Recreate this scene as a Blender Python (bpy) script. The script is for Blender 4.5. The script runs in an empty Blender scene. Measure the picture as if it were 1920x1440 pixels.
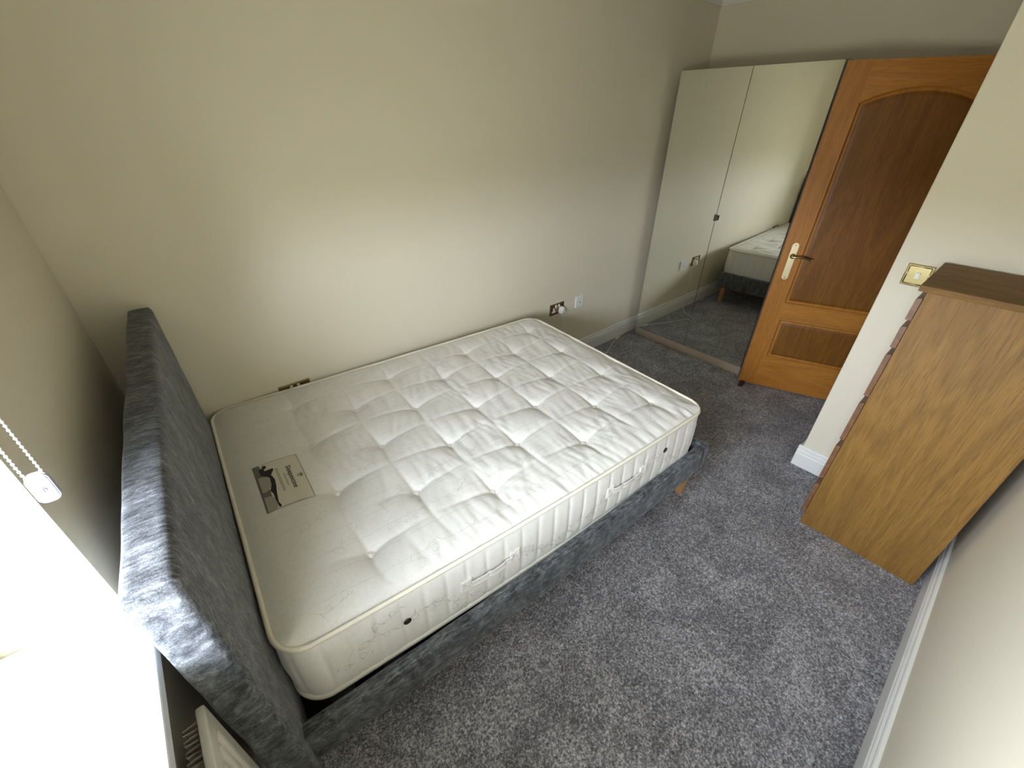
import bpy, bmesh, math, random
import numpy as np
from math import sin, cos, pi, radians
from mathutils import Vector, Matrix, noise

random.seed(7)
S = bpy.context.scene
C = S.collection

# ------------------------------------------------------------------ camera
F_PX = 789.634
yaw, pitch, roll = radians(49.4582), radians(-32.4541), radians(0.4293)
CAM = Vector((0.2767, -2.0943, 1.7397))
fw = Vector((cos(pitch)*cos(yaw), cos(pitch)*sin(yaw), sin(pitch)))
rt = Vector((sin(yaw), -cos(yaw), 0)); up = rt.cross(fw)
rt2 = cos(roll)*rt + sin(roll)*up; up2 = -sin(roll)*rt + cos(roll)*up
cd = bpy.data.cameras.new('camera'); cam = bpy.data.objects.new('camera', cd); C.objects.link(cam)
cd.sensor_fit = 'HORIZONTAL'; cd.sensor_width = 36.0; cd.lens = 36.0*F_PX/1920
cd.clip_start = 0.01; cd.clip_end = 200
m = Matrix((rt2, up2, -fw)).transposed().to_4x4(); m.translation = CAM
cam.matrix_world = m
S.camera = cam

# ------------------------------------------------------------------ view
S.view_settings.view_transform = 'Standard'
S.view_settings.look = 'None'
S.view_settings.gamma = 1
S.view_settings.use_curve_mapping = False
S.view_settings.exposure = 3.5

# ------------------------------------------------------------------ world: overcast sky, darkened high up to keep sill and recess down, dull ground
W = bpy.data.worlds.new('world'); S.world = W; W.use_nodes = True
nt = W.node_tree; nt.nodes.clear()
wo = nt.nodes.new('ShaderNodeOutputWorld'); bg = nt.nodes.new('ShaderNodeBackground')
tc = nt.nodes.new('ShaderNodeTexCoord'); sx = nt.nodes.new('ShaderNodeSeparateXYZ'); rp = nt.nodes.new('ShaderNodeValToRGB')
mr = nt.nodes.new('ShaderNodeMapRange'); mr.inputs[1].default_value = -1; mr.inputs[2].default_value = 1
nt.links.new(tc.outputs['Generated'], sx.inputs[0]); nt.links.new(sx.outputs['Z'], mr.inputs[0])
nt.links.new(mr.outputs[0], rp.inputs[0]); 
# added dimming of the sky far to either side, darkens reveal and sill
ab = nt.nodes.new('ShaderNodeMath'); ab.operation = 'ABSOLUTE'; nt.links.new(sx.outputs['Y'], ab.inputs[0])
wr_ = nt.nodes.new('ShaderNodeMapRange'); wr_.interpolation_type = 'SMOOTHSTEP'
for i_, v_ in ((1, 0.89), (2, 0.95), (3, 1.0), (4, 0.10)): wr_.inputs[i_].default_value = v_
nt.links.new(ab.outputs[0], wr_.inputs[0])
ws_ = nt.nodes.new('ShaderNodeVectorMath'); ws_.operation = 'SCALE'
nt.links.new(rp.outputs[0], ws_.inputs[0]); nt.links.new(wr_.outputs[0], ws_.inputs['Scale'])
nt.links.new(ws_.outputs[0], bg.inputs[0]); nt.links.new(bg.outputs[0], wo.inputs[0])
e = rp.color_ramp.elements
e[0].position = 0.0; e[0].color = (0.28, 0.285, 0.26, 1)
e[1].position = 1.0; e[1].color = (0.12, 0.14, 0.16, 1)
for p_, c_ in ((0.485, (0.32, 0.33, 0.30, 1)), (0.505, (0.80, 0.88, 1.0, 1)), (0.60, (0.90, 1.0, 1.17, 1)), (0.69, (0.88, 0.98, 1.15, 1)), (0.78, (0.46, 0.52, 0.62, 1)), (0.88, (0.15, 0.17, 0.20, 1))):
    k = e.new(p_); k.color = c_
bg.inputs[1].default_value = 4.6

# the window the daylight comes through (room measures)
RY0, RY1 = -1.2425, -2.35        # reveal left / right
SILL, WTOP = 0.9361, 2.12
pl = bpy.data.lights.new('window_daylight', 'AREA'); pl.shape = 'RECTANGLE'
pl.size = RY0-RY1; pl.size_y = WTOP-SILL; pl.cycles.is_portal = True
po = bpy.data.objects.new('window_daylight', pl); C.objects.link(po)
po.location = (-0.17, (RY0+RY1)/2, (SILL+WTOP)/2)
po.rotation_euler = (radians(90), 0, radians(-90))

# ------------------------------------------------------------------ material helpers
def srgb(r, g, b):
    f = lambda c: (c/255/12.92) if c/255 <= 0.04045 else ((c/255+0.055)/1.055)**2.4
    return (f(r), f(g), f(b), 1)

class NT:
    def __init__(s, name):
        s.m = bpy.data.materials.new(name); s.m.use_nodes = True
        s.t = s.m.node_tree; s.b = s.t.nodes['Principled BSDF']
        s.c = s.t.nodes.new('ShaderNodeTexCoord')
    def n(s, k, **kw):
        nd = s.t.nodes.new(k)
        for a, v in kw.items():
            if a.startswith('_'): setattr(nd, a[1:], v)
            else: nd.inputs[a.replace('__', ' ')].default_value = v
        return nd
    def l(s, a, b): s.t.links.new(a, b)
    def mapping(s, scale=(1, 1, 1), rot=(0, 0, 0), loc=(0, 0, 0), out='Object'):
        q = s.n('ShaderNodeMapping'); q.inputs['Scale'].default_value = scale
        q.inputs['Rotation'].default_value = rot; q.inputs['Location'].default_value = loc
        s.l(s.c.outputs[out], q.inputs[0]); return q.outputs[0]
    def noise(s, vec, scale, detail=3, rough=0.5, dist=0.0):
        q = s.n('ShaderNodeTexNoise', Scale=scale, Detail=detail, Roughness=rough, Distortion=dist)
        s.l(vec, q.inputs['Vector']); return q.outputs['Fac']
    def ramp(s, fac, stops):
        q = s.n('ShaderNodeValToRGB'); el = q.color_ramp.elements
        el[0].position, el[0].color = stops[0]; el[1].position, el[1].color = stops[-1]
        for p, c in stops[1:-1]:
            k = el.new(p); k.color = c
        s.l(fac, q.inputs[0]); return q.outputs[0]
    def mix(s, a, b, fac, mode='MIX'):
        q = s.n('ShaderNodeMix', _data_type='RGBA', _blend_type=mode)
        for sock, v in ((q.inputs[6], a), (q.inputs[7], b), (q.inputs[0], fac)):
            if hasattr(v, 'links'): s.l(v, sock)
            else: sock.default_value = v
        return q.outputs[2]
    def math(s, op, a, b=0.5):
        q = s.n('ShaderNodeMath', _operation=op)
        for i, v in enumerate((a, b)):
            if hasattr(v, 'links'): s.l(v, q.inputs[i])
            else: q.inputs[i].default_value = v
        return q.outputs[0]
    def bump(s, h, strength, dist, prev=None):
        q = s.n('ShaderNodeBump', Strength=strength, Distance=dist); s.l(h, q.inputs['Height'])
        if prev is not None: s.l(prev, q.inputs['Normal'])
        s.l(q.outputs[0], s.b.inputs['Normal']); return q.outputs[0]
    def set(s, **kw):
        for a, v in kw.items():
            k = s.b.inputs[a.replace('__', ' ')]
            if hasattr(v, 'links'): s.l(v, k)
            else: k.default_value = v
        return s.m

def plain(name, col, rough=0.5, metal=0.0, bump=0.0, bscale=300, **kw):
    q = NT(name)
    if bump:
        q.bump(q.noise(q.mapping(), bscale, 2), bump, 0.0006)
    v = q.noise(q.mapping(), 14, 3)
    c2 = tuple(x*0.93 for x in col[:3])+(1,)
    q.set(Base__Color=q.mix(c2, col, v), Roughness=rough, Metallic=metal)
    for k, val in kw.items(): q.b.inputs[k.replace('__', ' ')].default_value = val
    return q.m

def wood(name, dark, light, axis='Z', scale=1.0, rough=0.45, cathedral=0.5, coat=0.0, spec=0.5):
    q = NT(name)
    lo, hi = 1.1*scale, 26*scale
    sc = {'X': (lo, hi, hi), 'Y': (hi, lo, hi), 'Z': (hi, hi, lo)}[axis]
    lo2, hi2 = 0.55*scale, 4.2*scale
    sc2 = {'X': (lo2, hi2, hi2), 'Y': (hi2, lo2, hi2), 'Z': (hi2, hi2, lo2)}[axis]
    lo3, hi3 = 14*scale, 420*scale
    sc3 = {'X': (lo3, hi3, hi3), 'Y': (hi3, lo3, hi3), 'Z': (hi3, hi3, lo3)}[axis]
    fine = q.noise(q.mapping(sc), 3.0, 5, 0.65, 0.4)
    base = q.noise(q.mapping(sc2), 1.3, 3, 0.5, 0.9)
    rings = q.math('SINE', q.math('MULTIPLY', base, 46.0))
    rings = q.math('ADD', q.math('MULTIPLY', rings, 0.5), 0.5)
    pores = q.noise(q.mapping(sc3), 1.0, 2, 0.6)
    g = q.mix(fine, rings, cathedral)
    c = q.ramp(g, [(0.15, dark), (0.5, tuple((a+b)/2 for a, b in zip(dark, light))), (0.85, light)])
    dk = tuple(x*0.62 for x in dark[:3])+(1,)
    pf = q.ramp(pores, [(0.36, (0.55, 0.55, 0.55, 1)), (0.5, (0, 0, 0, 1))])
    c = q.mix(c, dk, pf)
    q.set(Base__Color=c, Roughness=rough, Coat__Weight=coat, Coat__Roughness=0.25)
    q.b.inputs['Specular IOR Level'].default_value = spec
    q.bump(pores, 0.15, 0.0004)
    return q.m

def velvet(name, dark, light):
    q = NT(name)
    a = q.noise(q.mapping((0.2, 1.25, 0.34)), 135, 5, 0.72, 0.6)      # crushed streaks
    b = q.noise(q.mapping((0.7, 1, 0.4)), 24, 4, 0.65, 0.8)
    f = q.noise(q.mapping(), 420, 2, 0.6)
    h = q.math('ADD', q.math('MULTIPLY', a, 0.62), q.math('MULTIPLY', b, 0.38))
    h2 = q.math('ADD', q.math('MULTIPLY', h, 0.78), q.math('MULTIPLY', f, 0.22))
    c = q.ramp(h2, [(0.42, dark), (0.52, tuple(x*0.65+y*0.35 for x, y in zip(dark, light))), (0.62, light)])
    q.set(Base__Color=c, Roughness=0.75, Sheen__Weight=0.2, Sheen__Roughness=0.4)
    q.b.inputs['Sheen Tint'].default_value = (0.94, 0.97, 1.0, 1)
    n1 = q.bump(f, 0.35, 0.0012); q.bump(a, 0.35, 0.003, n1)
    return q.m

# ------------------------------------------------------------------ materials
def wall_mat():
    q = NT('magnolia_wall_paint')
    c = q.mix(srgb(223, 213, 189), srgb(227, 218, 195), q.noise(q.mapping(), 1.7, 3))
    n1 = q.bump(q.noise(q.mapping(), 260, 3, 0.6), 0.10, 0.0008)
    q.bump(q.noise(q.mapping(), 34, 3, 0.5), 0.05, 0.002, n1)
    return q.set(Base__Color=c, Roughness=0.72)
M_WALL = wall_mat()
M_WHITE = plain('white_gloss_paint', srgb(236, 234, 226), 0.35, bump=0.03)
M_SILL = plain('white_satin_sill_paint', srgb(222, 226, 226), 0.4, bump=0.03)
M_CEIL = plain('white_ceiling_paint', srgb(232, 230, 222), 0.8, bump=0.1)
def carpet_mat():
    q = NT('grey_twist_pile_carpet')
    v = q.mapping()
    f1 = q.noise(v, 125, 4, 0.78, 0.6)
    f2 = q.noise(v, 45, 3, 0.6, 0.6)
    f3 = q.noise(v, 5.5, 4, 0.6, 0.8)
    h = q.math('ADD', q.math('MULTIPLY', f1, 0.64), q.math('MULTIPLY', f2, 0.20))
    h = q.math('ADD', h, q.math('MULTIPLY', f3, 0.16))
    c = q.ramp(h, [(0.36, srgb(46, 46, 48)), (0.485, srgb(113, 111, 114)), (0.61, srgb(212, 210, 213))])
    q.set(Base__Color=c, Roughness=0.95, Sheen__Weight=0.25, Sheen__Roughness=0.5)
    n1 = q.bump(f1, 0.7, 0.006); n2 = q.bump(f2, 0.5, 0.010, n1); q.bump(f3, 0.3, 0.02, n2)
    return q.m
M_CARPET = carpet_mat()
M_VELVET = velvet('grey_crushed_velvet', srgb(24, 26, 28), srgb(136, 138, 140))
M_VELVET_END = velvet('grey_crushed_velvet_end', srgb(24, 26, 28), srgb(136, 138, 140))
M_OAK_LEG = wood('pale_leg_wood', srgb(176, 128, 78), srgb(214, 170, 116), 'Z', 1.5, 0.5, 0.2)
M_OAK_SIDE = wood('golden_oak_veneer', srgb(118, 85, 36), srgb(146, 108, 52), 'Z', 0.8, 0.5, 0.28, 0.0, 0.35)
M_OAK_TOP = wood('oak_veneer_top', srgb(108, 78, 38), srgb(140, 106, 58), 'Y', 1.0, 0.62, 0.30, 0.0, 0.25)
M_OAK_FRONT = wood('oak_drawer_front', srgb(104, 72, 48), srgb(134, 96, 66), 'X', 1.0, 0.42, 0.3)
M_DOOR_V = wood('varnished_oak_door_upright_grain', srgb(164, 104, 38), srgb(194, 132, 56), 'Z', 1.0, 0.40, 0.25, 0.0, 0.35)
M_DOOR_H = wood('varnished_oak_door_level_grain', srgb(168, 107, 40), srgb(198, 136, 58), 'X', 1.0, 0.40, 0.25, 0.0, 0.35)
M_DOOR_P = wood('varnished_oak_door_panel_veneer', srgb(116, 72, 22), srgb(142, 94, 32), 'Z', 1.0, 0.45, 0.3, 0.0, 0.35)
M_DARK = plain('dark_gap_black', srgb(28, 26, 25), 0.7)
M_BRASS = plain('polished_brass', (0.50, 0.41, 0.20, 1), 0.25, 1.0)
M_BRASS_SATIN = plain('brushed_brass_plate', (0.78, 0.66, 0.40, 1), 0.42, 1.0)
M_BRASS_OLD = plain('aged_brass_plate', (0.36, 0.27, 0.13, 1), 0.33, 1.0)
M_PLASTIC = plain('white_moulded_plastic', srgb(238, 236, 228), 0.35)
M_PLASTIC_GREY = plain('pale_grey_clear_plastic', srgb(196, 202, 216), 0.25)
M_CARCASS = plain('pale_taupe_laminate', srgb(180, 162, 142), 0.5)
M_STEEL = plain('dark_steel', srgb(92, 88, 82), 0.3, 1.0)
M_RAD = plain('radiator_enamel', srgb(214, 212, 198), 0.35)
M_RAD_FIN = plain('radiator_convector_steel', srgb(176, 172, 162), 0.5, 0.0)
M_WEDGE = plain('dark_brown_rubber', srgb(52, 32, 24), 0.6)
M_EYELET = plain('dark_bronze_eyelet', srgb(70, 56, 46), 0.35, 0.6)
mm = NT('silver_mirror_glass'); mm.set(Base__Color=(0.835, 0.85, 0.785, 1), Metallic=1.0, Roughness=0.0); M_MIRROR = mm.m
def mattress_mat(name, c1, c2, rough=0.5, sheen=0.35):
    q = NT(name)
    v = q.mapping()
    pat = q.noise(v, 26, 4, 0.6, 2.2)
    pf = q.ramp(pat, [(0.47, (0, 0, 0, 1)), (0.50, (1, 1, 1, 1)), (0.53, (0, 0, 0, 1))])
    wv = q.noise(q.mapping((1, 5, 1)), 260, 2)
    c = q.mix(c1, c2, q.math('MULTIPLY', pf, 0.55))
    q.set(Base__Color=c, Roughness=rough, Sheen__Weight=sheen, Sheen__Roughness=0.4)
    q.b.inputs['Specular IOR Level'].default_value = 0.45
    n1 = q.bump(wv, 0.10, 0.0006); q.bump(q.noise(v, 60, 3, 0.6), 0.06, 0.002, n1)
    return q.m
M_TICK = mattress_mat('ivory_damask_ticking', srgb(229, 226, 217), srgb(214, 210, 200))
M_VINE = plain('silvery_damask_thread', srgb(196, 192, 184), 0.35)
M_PIPE = plain('cream_tape_edge', srgb(234, 228, 208), 0.6, bump=0.2, bscale=500)
M_TUFT = plain('pale_pink_wool_tuft', srgb(236, 230, 222), 0.85, bump=0.3, bscale=600)
M_STRAP = plain('white_webbing', srgb(224, 221, 212), 0.6, bump=0.3, bscale=700)
M_PATCH = plain('printed_satin_label', srgb(222, 214, 196), 0.45)
M_INK = plain('black_print', srgb(22, 20, 20), 0.5)
M_INK_GREY = plain('grey_print', srgb(112, 112, 108), 0.5)
M_INK_PALE = plain('pale_grey_print', srgb(168, 164, 150), 0.5)
M_SLAT = plain('shade_black_slats', srgb(26, 25, 25), 0.6)  # blackened to paint shade into the gap round the mattress

# ------------------------------------------------------------------ object helpers
def new(name, bm, mats, parent=None, smooth=False, mat=None, auto=None):
    me = bpy.data.meshes.new(name); bm.normal_update(); bm.to_mesh(me); bm.free()
    for k in (mats if isinstance(mats, (list, tuple)) else [mats]): me.materials.append(k)
    if smooth: me.polygons.foreach_set('use_smooth', [True]*len(me.polygons))
    o = bpy.data.objects.new(name, me); C.objects.link(o)
    if auto is not None:
        me.set_sharp_from_angle(angle=radians(auto)) if smooth else None
    if parent is not None: o.parent = parent
    if mat is not None: o.matrix_local = mat
    return o
def pyd(name, V, Fc, mats, parent=None, smooth=True, idx=None):
    me = bpy.data.meshes.new(name); me.from_pydata(V, [], Fc); me.update()
    for k in (mats if isinstance(mats, (list, tuple)) else [mats]): me.materials.append(k)
    if smooth: me.polygons.foreach_set('use_smooth', [True]*len(me.polygons))
    if idx is not None: me.polygons.foreach_set('material_index', idx)
    o = bpy.data.objects.new(name, me); C.objects.link(o)
    if parent is not None: o.parent = parent
    return o
def thing(name, label, cat, loc=(0, 0, 0), rz=0.0, group=None):
    o = bpy.data.objects.new(name, None); C.objects.link(o); o.empty_display_size = 0.1
    o.location = loc; o.rotation_euler = (0, 0, rz); return tag(o, label, cat, group)
def tag(o, label, cat, group=None):
    o['label'] = label; o['category'] = cat
    if group: o['group'] = group
    return o
def struct(o, label=None):
    o['kind'] = 'structure'
    if label: o['label'] = label
    return o
def box(bm, x0, x1, y0, y1, z0, z1, bev=0.0, seg=2, mi=0):
    vs = [bm.verts.new(p) for p in ((x0, y0, z0), (x1, y0, z0), (x1, y1, z0), (x0, y1, z0), (x0, y0, z1), (x1, y0, z1), (x1, y1, z1), (x0, y1, z1))]
    fs = [bm.faces.new([vs[i] for i in f]) for f in ((3, 2, 1, 0), (4, 5, 6, 7), (0, 1, 5, 4), (1, 2, 6, 5), (2, 3, 7, 6), (3, 0, 4, 7))]
    for f in fs: f.material_index = mi
    if bev:
        es = list({e_ for f in fs for e_ in f.edges})
        r = bmesh.ops.bevel(bm, geom=es, offset=bev, segments=seg, affect='EDGES', profile=0.5)
        for f in r['faces']: f.material_index = mi
    return vs
def B(*a, **k):
    bm = bmesh.new(); box(bm, *a, **k); return bm
def prism(bm, pts, a0, a1, axis='x', mi=0):
    """extrude a closed 2D outline along an axis; pts are the two other coordinates in order"""
    def P(p, a):
        return {'x': (a, p[0], p[1]), 'y': (p[0], a, p[1]), 'z': (p[0], p[1], a)}[axis]
    A = [bm.verts.new(P(p, a0)) for p in pts]; Z = [bm.verts.new(P(p, a1)) for p in pts]
    n = len(pts)
    for i in range(n):
        f = bm.faces.new((A[i], A[(i+1) % n], Z[(i+1) % n], Z[i])); f.material_index = mi
    f = bm.faces.new(A[::-1]); f.material_index = mi; f = bm.faces.new(Z); f.material_index = mi
    bmesh.ops.recalc_face_normals(bm, faces=bm.faces)
def tube(pts, r, n=8, closed=False, bm=None, ry=None):
    bm = bm or bmesh.new(); pts = [Vector(p) for p in pts]; N = len(pts); rings = []
    upv = Vector((0, 0, 1)); prev = None
    for i, p in enumerate(pts):
        if closed: t = pts[(i+1) % N]-pts[i-1]
        else: t = pts[min(i+1, N-1)]-pts[max(i-1, 0)]
        t.normalize()
        a = (upv if abs(t.z) < 0.9 else Vector((1, 0, 0))).cross(t)
        if prev is not None:
            a = prev - t*prev.dot(t)
            if a.length < 1e-6: a = upv.cross(t)
        a.normalize(); prev = a; b = t.cross(a)
        ri = r[i] if isinstance(r, (list, tuple)) else r
        rings.append([bm.verts.new(p + a*cos(2*pi*k/n)*ri + b*sin(2*pi*k/n)*(ri if ry is None else ry)) for k in range(n)])
    for i in range(N if closed else N-1):
        A, D = rings[i], rings[(i+1) % N]
        for k in range(n): bm.faces.new((A[k], A[(k+1) % n], D[(k+1) % n], D[k]))
    if not closed:
        bm.faces.new(rings[0][::-1]); bm.faces.new(rings[-1])
    return bm
def ball(bm, c, r, sc=(1, 1, 1), u=12, v=8):
    bmesh.ops.create_uvsphere(bm, u_segments=u, v_segments=v, radius=r, matrix=Matrix.Translation(c) @ Matrix.Diagonal((*sc, 1)))
def cyl(bm, c, r, h, axis='z', n=24, r2=None):
    R = {'z': Matrix.Identity(4), 'x': Matrix.Rotation(pi/2, 4, 'Y'), 'y': Matrix.Rotation(pi/2, 4, 'X')}[axis]
    bmesh.ops.create_cone(bm, cap_ends=True, segments=n, radius1=r, radius2=r if r2 is None else r2, depth=h, matrix=Matrix.Translation(c) @ R)
def catmull(P, n=8):
    P = [Vector(p) for p in P]; out = []
    for i in range(len(P)-1):
        p0, p1, p2, p3 = P[max(i-1, 0)], P[i], P[i+1], P[min(i+2, len(P)-1)]
        for k in range(n):
            t = k/n
            out.append(0.5*((2*p1)+(p2-p0)*t+(2*p0-5*p1+4*p2-p3)*t*t+(3*p1-p0-3*p2+p3)*t**3))
    out.append(P[-1]); return out

# ------------------------------------------------------------------ room shell
EX = 4.0244; RW = -2.4609; PX = 2.7888; PY = -1.7681; CEIL = 2.52
HALL = -3.1
struct(new('floor', B(-0.02, EX+0.05, HALL-0.1, 0.05, -0.08, 0.0), M_CARPET), 'grey speckled twist pile carpet')
struct(new('ceiling', B(-0.3, EX+0.1, HALL-0.1, 0.1, CEIL, CEIL+0.1), M_CEIL))
struct(new('wall_back', B(-0.242, EX+0.1, 0.0, 0.12, -0.05, CEIL), M_WALL), 'long magnolia wall beside the bed')
struct(new('wall_far', B(EX, EX+0.12, HALL-0.1, 0.0, -0.05, CEIL), M_WALL), 'magnolia wall behind the wardrobe')
struct(new('wall_right', B(-0.242, PX, RW-0.12, RW, -0.05, CEIL), M_WALL), 'magnolia wall on the near right')
struct(new('wall_end', B(PX, PX+0.12, RW-0.12, PY, -0.05, CEIL, bev=0.004), M_WALL), 'magnolia wall corner with the light switch')
# window wall with its opening; the wall is 0.30 thick
bm = bmesh.new()
for a in ((-0.242, 0, RY0, 0.0, -0.05, CEIL), (-0.242, 0, RW, RY1, -0.05, CEIL), (-0.242, 0, RY1, RY0, -0.05, SILL-0.03), (-0.242, 0, RY1, RY0, WTOP, CEIL)):
    box(bm, *a)
struct(new('wall_window', bm, M_WALL), 'magnolia window wall with deep reveal')
# doorway wall running on from the wall corner
DX0, DX1, DTOP = 2.97, 3.775, 2.03
bm = bmesh.new()
for a in ((PX+0.12, DX0, PY-0.12, PY, -0.05, CEIL), (DX1, EX, PY-0.12, PY, -0.05, CEIL), (DX0, DX1, PY-0.12, PY, DTOP, CEIL)):
    box(bm, *a)
struct(new('wall_doorway', bm, M_WALL))
struct(new('wall_hall', B(PX-0.6, EX+0.1, HALL-0.12, HALL, -0.05, CEIL), M_WALL))
struct(new('wall_hall_side', B(PX-0.6, PX-0.48, HALL, RW-0.12, -0.05, CEIL), M_WALL))
bm = bmesh.new()
for a in ((DX0-0.06, DX0+0.012, PY-0.13, PY+0.014, 0, DTOP+0.05), (DX1-0.004, DX1+0.06, PY-0.13, PY+0.014, 0, DTOP+0.05), (DX0-0.06, DX1+0.06, PY-0.13, PY+0.014, DTOP-0.015, DTOP+0.05)):
    box(bm, *a, bev=0.003)
struct(new('trim_1', bm, M_DOOR_V), 'oak door lining')

# coving round the ceiling
def coving(axis, a0, a1, w, s):
    pts = [(0, 0), (0, -0.105), (0.012, -0.105)]
    for k in range(9):
        t = k/8*pi/2; pts.append((0.012+0.083*(1-cos(t)), -0.093+0.081*sin(t)))
    pts += [(0.105, -0.012), (0.105, 0)]
    bm = bmesh.new(); prism(bm, [(w+s*p[0], CEIL+p[1]) for p in pts], a0, a1, axis); return bm
struct(new('trim_2', coving('x', 0, EX, 0, -1), M_CEIL), 'white coving')
struct(new('trim_3', coving('y', PY, 0, EX, -1), M_CEIL), 'white coving')
struct(new('trim_4', coving('x', 0, PX, RW, 1), M_CEIL), 'white coving')

# baseboards: torus profile
SK = 0.136
prof = [(0, 0), (0.020, 0), (0.020, 0.086), (0.0185, 0.089), (0.0125, 0.090), (0.0125, 0.094), (0.017, 0.096), (0.0185, 0.101), (0.017, 0.107),
        (0.0135, 0.111), (0.0085, 0.113), (0.0085, 0.117), (0.012, 0.119), (0.013, 0.124), (0.012, 0.130), (0.009, 0.1345), (0.005, 0.136), (0, 0.136)]
def base(axis, a0, a1, w, s):
    bm = bmesh.new(); prism(bm, [(w+s*p[0], p[1]) for p in prof], a0, a1, axis); return bm
struct(new('baseboard_back', base('x', 0, EX, 0, -1), M_WHITE))
struct(new('baseboard_right', base('x', 0, PX, RW, 1), M_WHITE))
struct(new('baseboard_end', base('y', RW+0.012, PY+0.018, PX, -1), M_WHITE))
struct(new('baseboard_doorway', base('x', PX, DX0-0.06, PY, 1), M_WHITE))
struct(new('baseboard_far', base('y', PY, 0, EX, -1), M_WHITE))
struct(new('baseboard_window', base('y', RW, 0, 0, 1), M_WHITE))

# sill board
bm = B(-0.24, 0.041, RY1+0.001, RY0-0.001, SILL-0.03, SILL, bev=0.004)
struct(new('trim_5', bm, M_SILL), 'white window sill')
# window frame, glass
win = bpy.data.objects.new('window_1', None); C.objects.link(win); struct(win, 'white framed window above the sill')
bm = bmesh.new(); fx0, fx1 = -0.24, -0.175; ym = (RY0+RY1)/2
for a in ((RY1, RY1+0.06, SILL, WTOP), (RY0-0.06, RY0, SILL, WTOP), (RY1+0.06, RY0-0.06, SILL, SILL+0.06), (RY1+0.06, RY0-0.06, WTOP-0.06, WTOP)):
    box(bm, fx0, fx1, a[0], a[1], a[2], a[3], bev=0.004)
new('window_frame', bm, M_WHITE, win)
g = NT('window_glass'); g.t.nodes.remove(g.b)
tr = g.n('ShaderNodeBsdfTransparent'); gl = g.n('ShaderNodeBsdfGlossy', Roughness=0.0); fr = g.n('ShaderNodeFresnel', IOR=1.45); mx = g.n('ShaderNodeMixShader')
gm = g.n('ShaderNodeNewGeometry'); ff = g.math('MULTIPLY', fr.outputs[0], g.math('SUBTRACT', 1.0, gm.outputs['Backfacing'])); g.l(ff, mx.inputs[0]); g.l(tr.outputs[0], mx.inputs[1]); g.l(gl.outputs[0], mx.inputs[2]); g.l(mx.outputs[0], g.t.nodes['Material Output'].inputs[0])
for y0, y1 in ((RY1+0.06, RY0-0.06),):
    new('window_pane', B(-0.210, -0.204, y0, y1, SILL+0.06, WTOP-0.06), g.m, win)

# ------------------------------------------------------------------ roller blind with its bead chain
BLZ = 1.48
bl = thing('roller_blind', 'white roller blind chain loop with pale grey tensioner hanging beside the window reveal', 'blind', (-0.03, RY0-0.05, WTOP))
inv = Matrix.Translation(-Vector(bl.location))
def loc(bm, o): bmesh.ops.transform(bm, matrix=Matrix.Translation(-Vector(o.location)), verts=bm.verts); return bm
q = NT('blind_fabric'); q.t.nodes.remove(q.b)
d_ = q.n('ShaderNodeBsdfDiffuse', Color=(0.72, 0.70, 0.62, 1)); t_ = q.n('ShaderNodeBsdfTranslucent', Color=(0.75, 0.72, 0.62, 1)); x_ = q.n('ShaderNodeMixShader'); x_.inputs[0].default_value = 0.2
q.l(d_.outputs[0], x_.inputs[1]); q.l(t_.outputs[0], x_.inputs[2]); q.l(x_.outputs[0], q.t.nodes['Material Output'].inputs[0])
bm = bmesh.new(); box(bm, -0.061, -0.060, RY1+0.03, RY0-0.03, BLZ, WTOP-0.04); cyl(bm, ((-0.04), (RY0+RY1)/2, WTOP-0.035), 0.021, RY0-RY1-0.05, 'y')
new('blind_fabric', loc(bm, bl), q.m, bl)
new('bottom_bar', loc(B(-0.068, -0.054, RY1+0.03, RY0-0.03, BLZ-0.025, BLZ, bev=0.003), bl), M_WHITE, bl)
# tensioner and chain hang a little in front of the reveal edge
TC = Vector((0.0315, -1.2900, 1.2610))
bmc = bmesh.new()
hx = 0.0098
for sx_ in (-1, 1):
    z = TC.z+0.022
    while z < WTOP-0.03:
        ball(bmc, (TC.x+sx_*hx, TC.y, z), 0.0023, u=8, v=6); z += 0.0075
    tube([(TC.x+sx_*hx, TC.y, TC.z+0.018), (TC.x+sx_*hx, TC.y, WTOP-0.03)], 0.0009, 6, bm=bmc)
cyl(bmc, (TC.x, TC.y, WTOP-0.03), 0.0175, 0.008, 'y', 20)
new('bead_chain', loc(bmc, bl), plain('white_chain_plastic', srgb(246, 250, 250), 0.3), bl, smooth=True)['label'] = 'white bead chain loop'
bm = bmesh.new()
pts = []
w2, h2, r2 = 0.0130, 0.0265, 0.0105
for cx_, cz_, a0 in ((w2-r2, h2-r2, 0), (-(w2-r2), h2-r2, 90), (-(w2-r2), -(h2-r2), 180), (w2-r2, -(h2-r2), 270)):
    for k in range(9):
        a = radians(a0+k*90/8); pts.append((TC.x+cx_+r2*cos(a), TC.z+cz_+r2*sin(a)))
prism(bm, pts, TC.y-0.0065, TC.y+0.0065, 'y')
bmesh.ops.bevel(bm, geom=[e_ for e_ in bm.edges if len(e_.link_faces) == 2 and any(len(f.verts) > 8 for f in e_.link_faces)], offset=0.0018, segments=2, affect='EDGES')
tn = new('chain_tensioner', loc(bm, bl), M_PLASTIC_GREY, bl, smooth=True, auto=35); tn['label'] = 'pale grey oval tensioner'
bm = bmesh.new(); cyl(bm, (TC.x, TC.y-0.0075, TC.z-0.001), 0.0042, 0.003, 'y', 16); box(bm, TC.x-0.0012, TC.x+0.0012, TC.y-0.0098, TC.y-0.0065, TC.z-0.005, TC.z+0.003)
sc = new('screw_hole', loc(bm, bl), plain('grey_recess', srgb(128, 128, 160), 0.4), tn)

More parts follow.
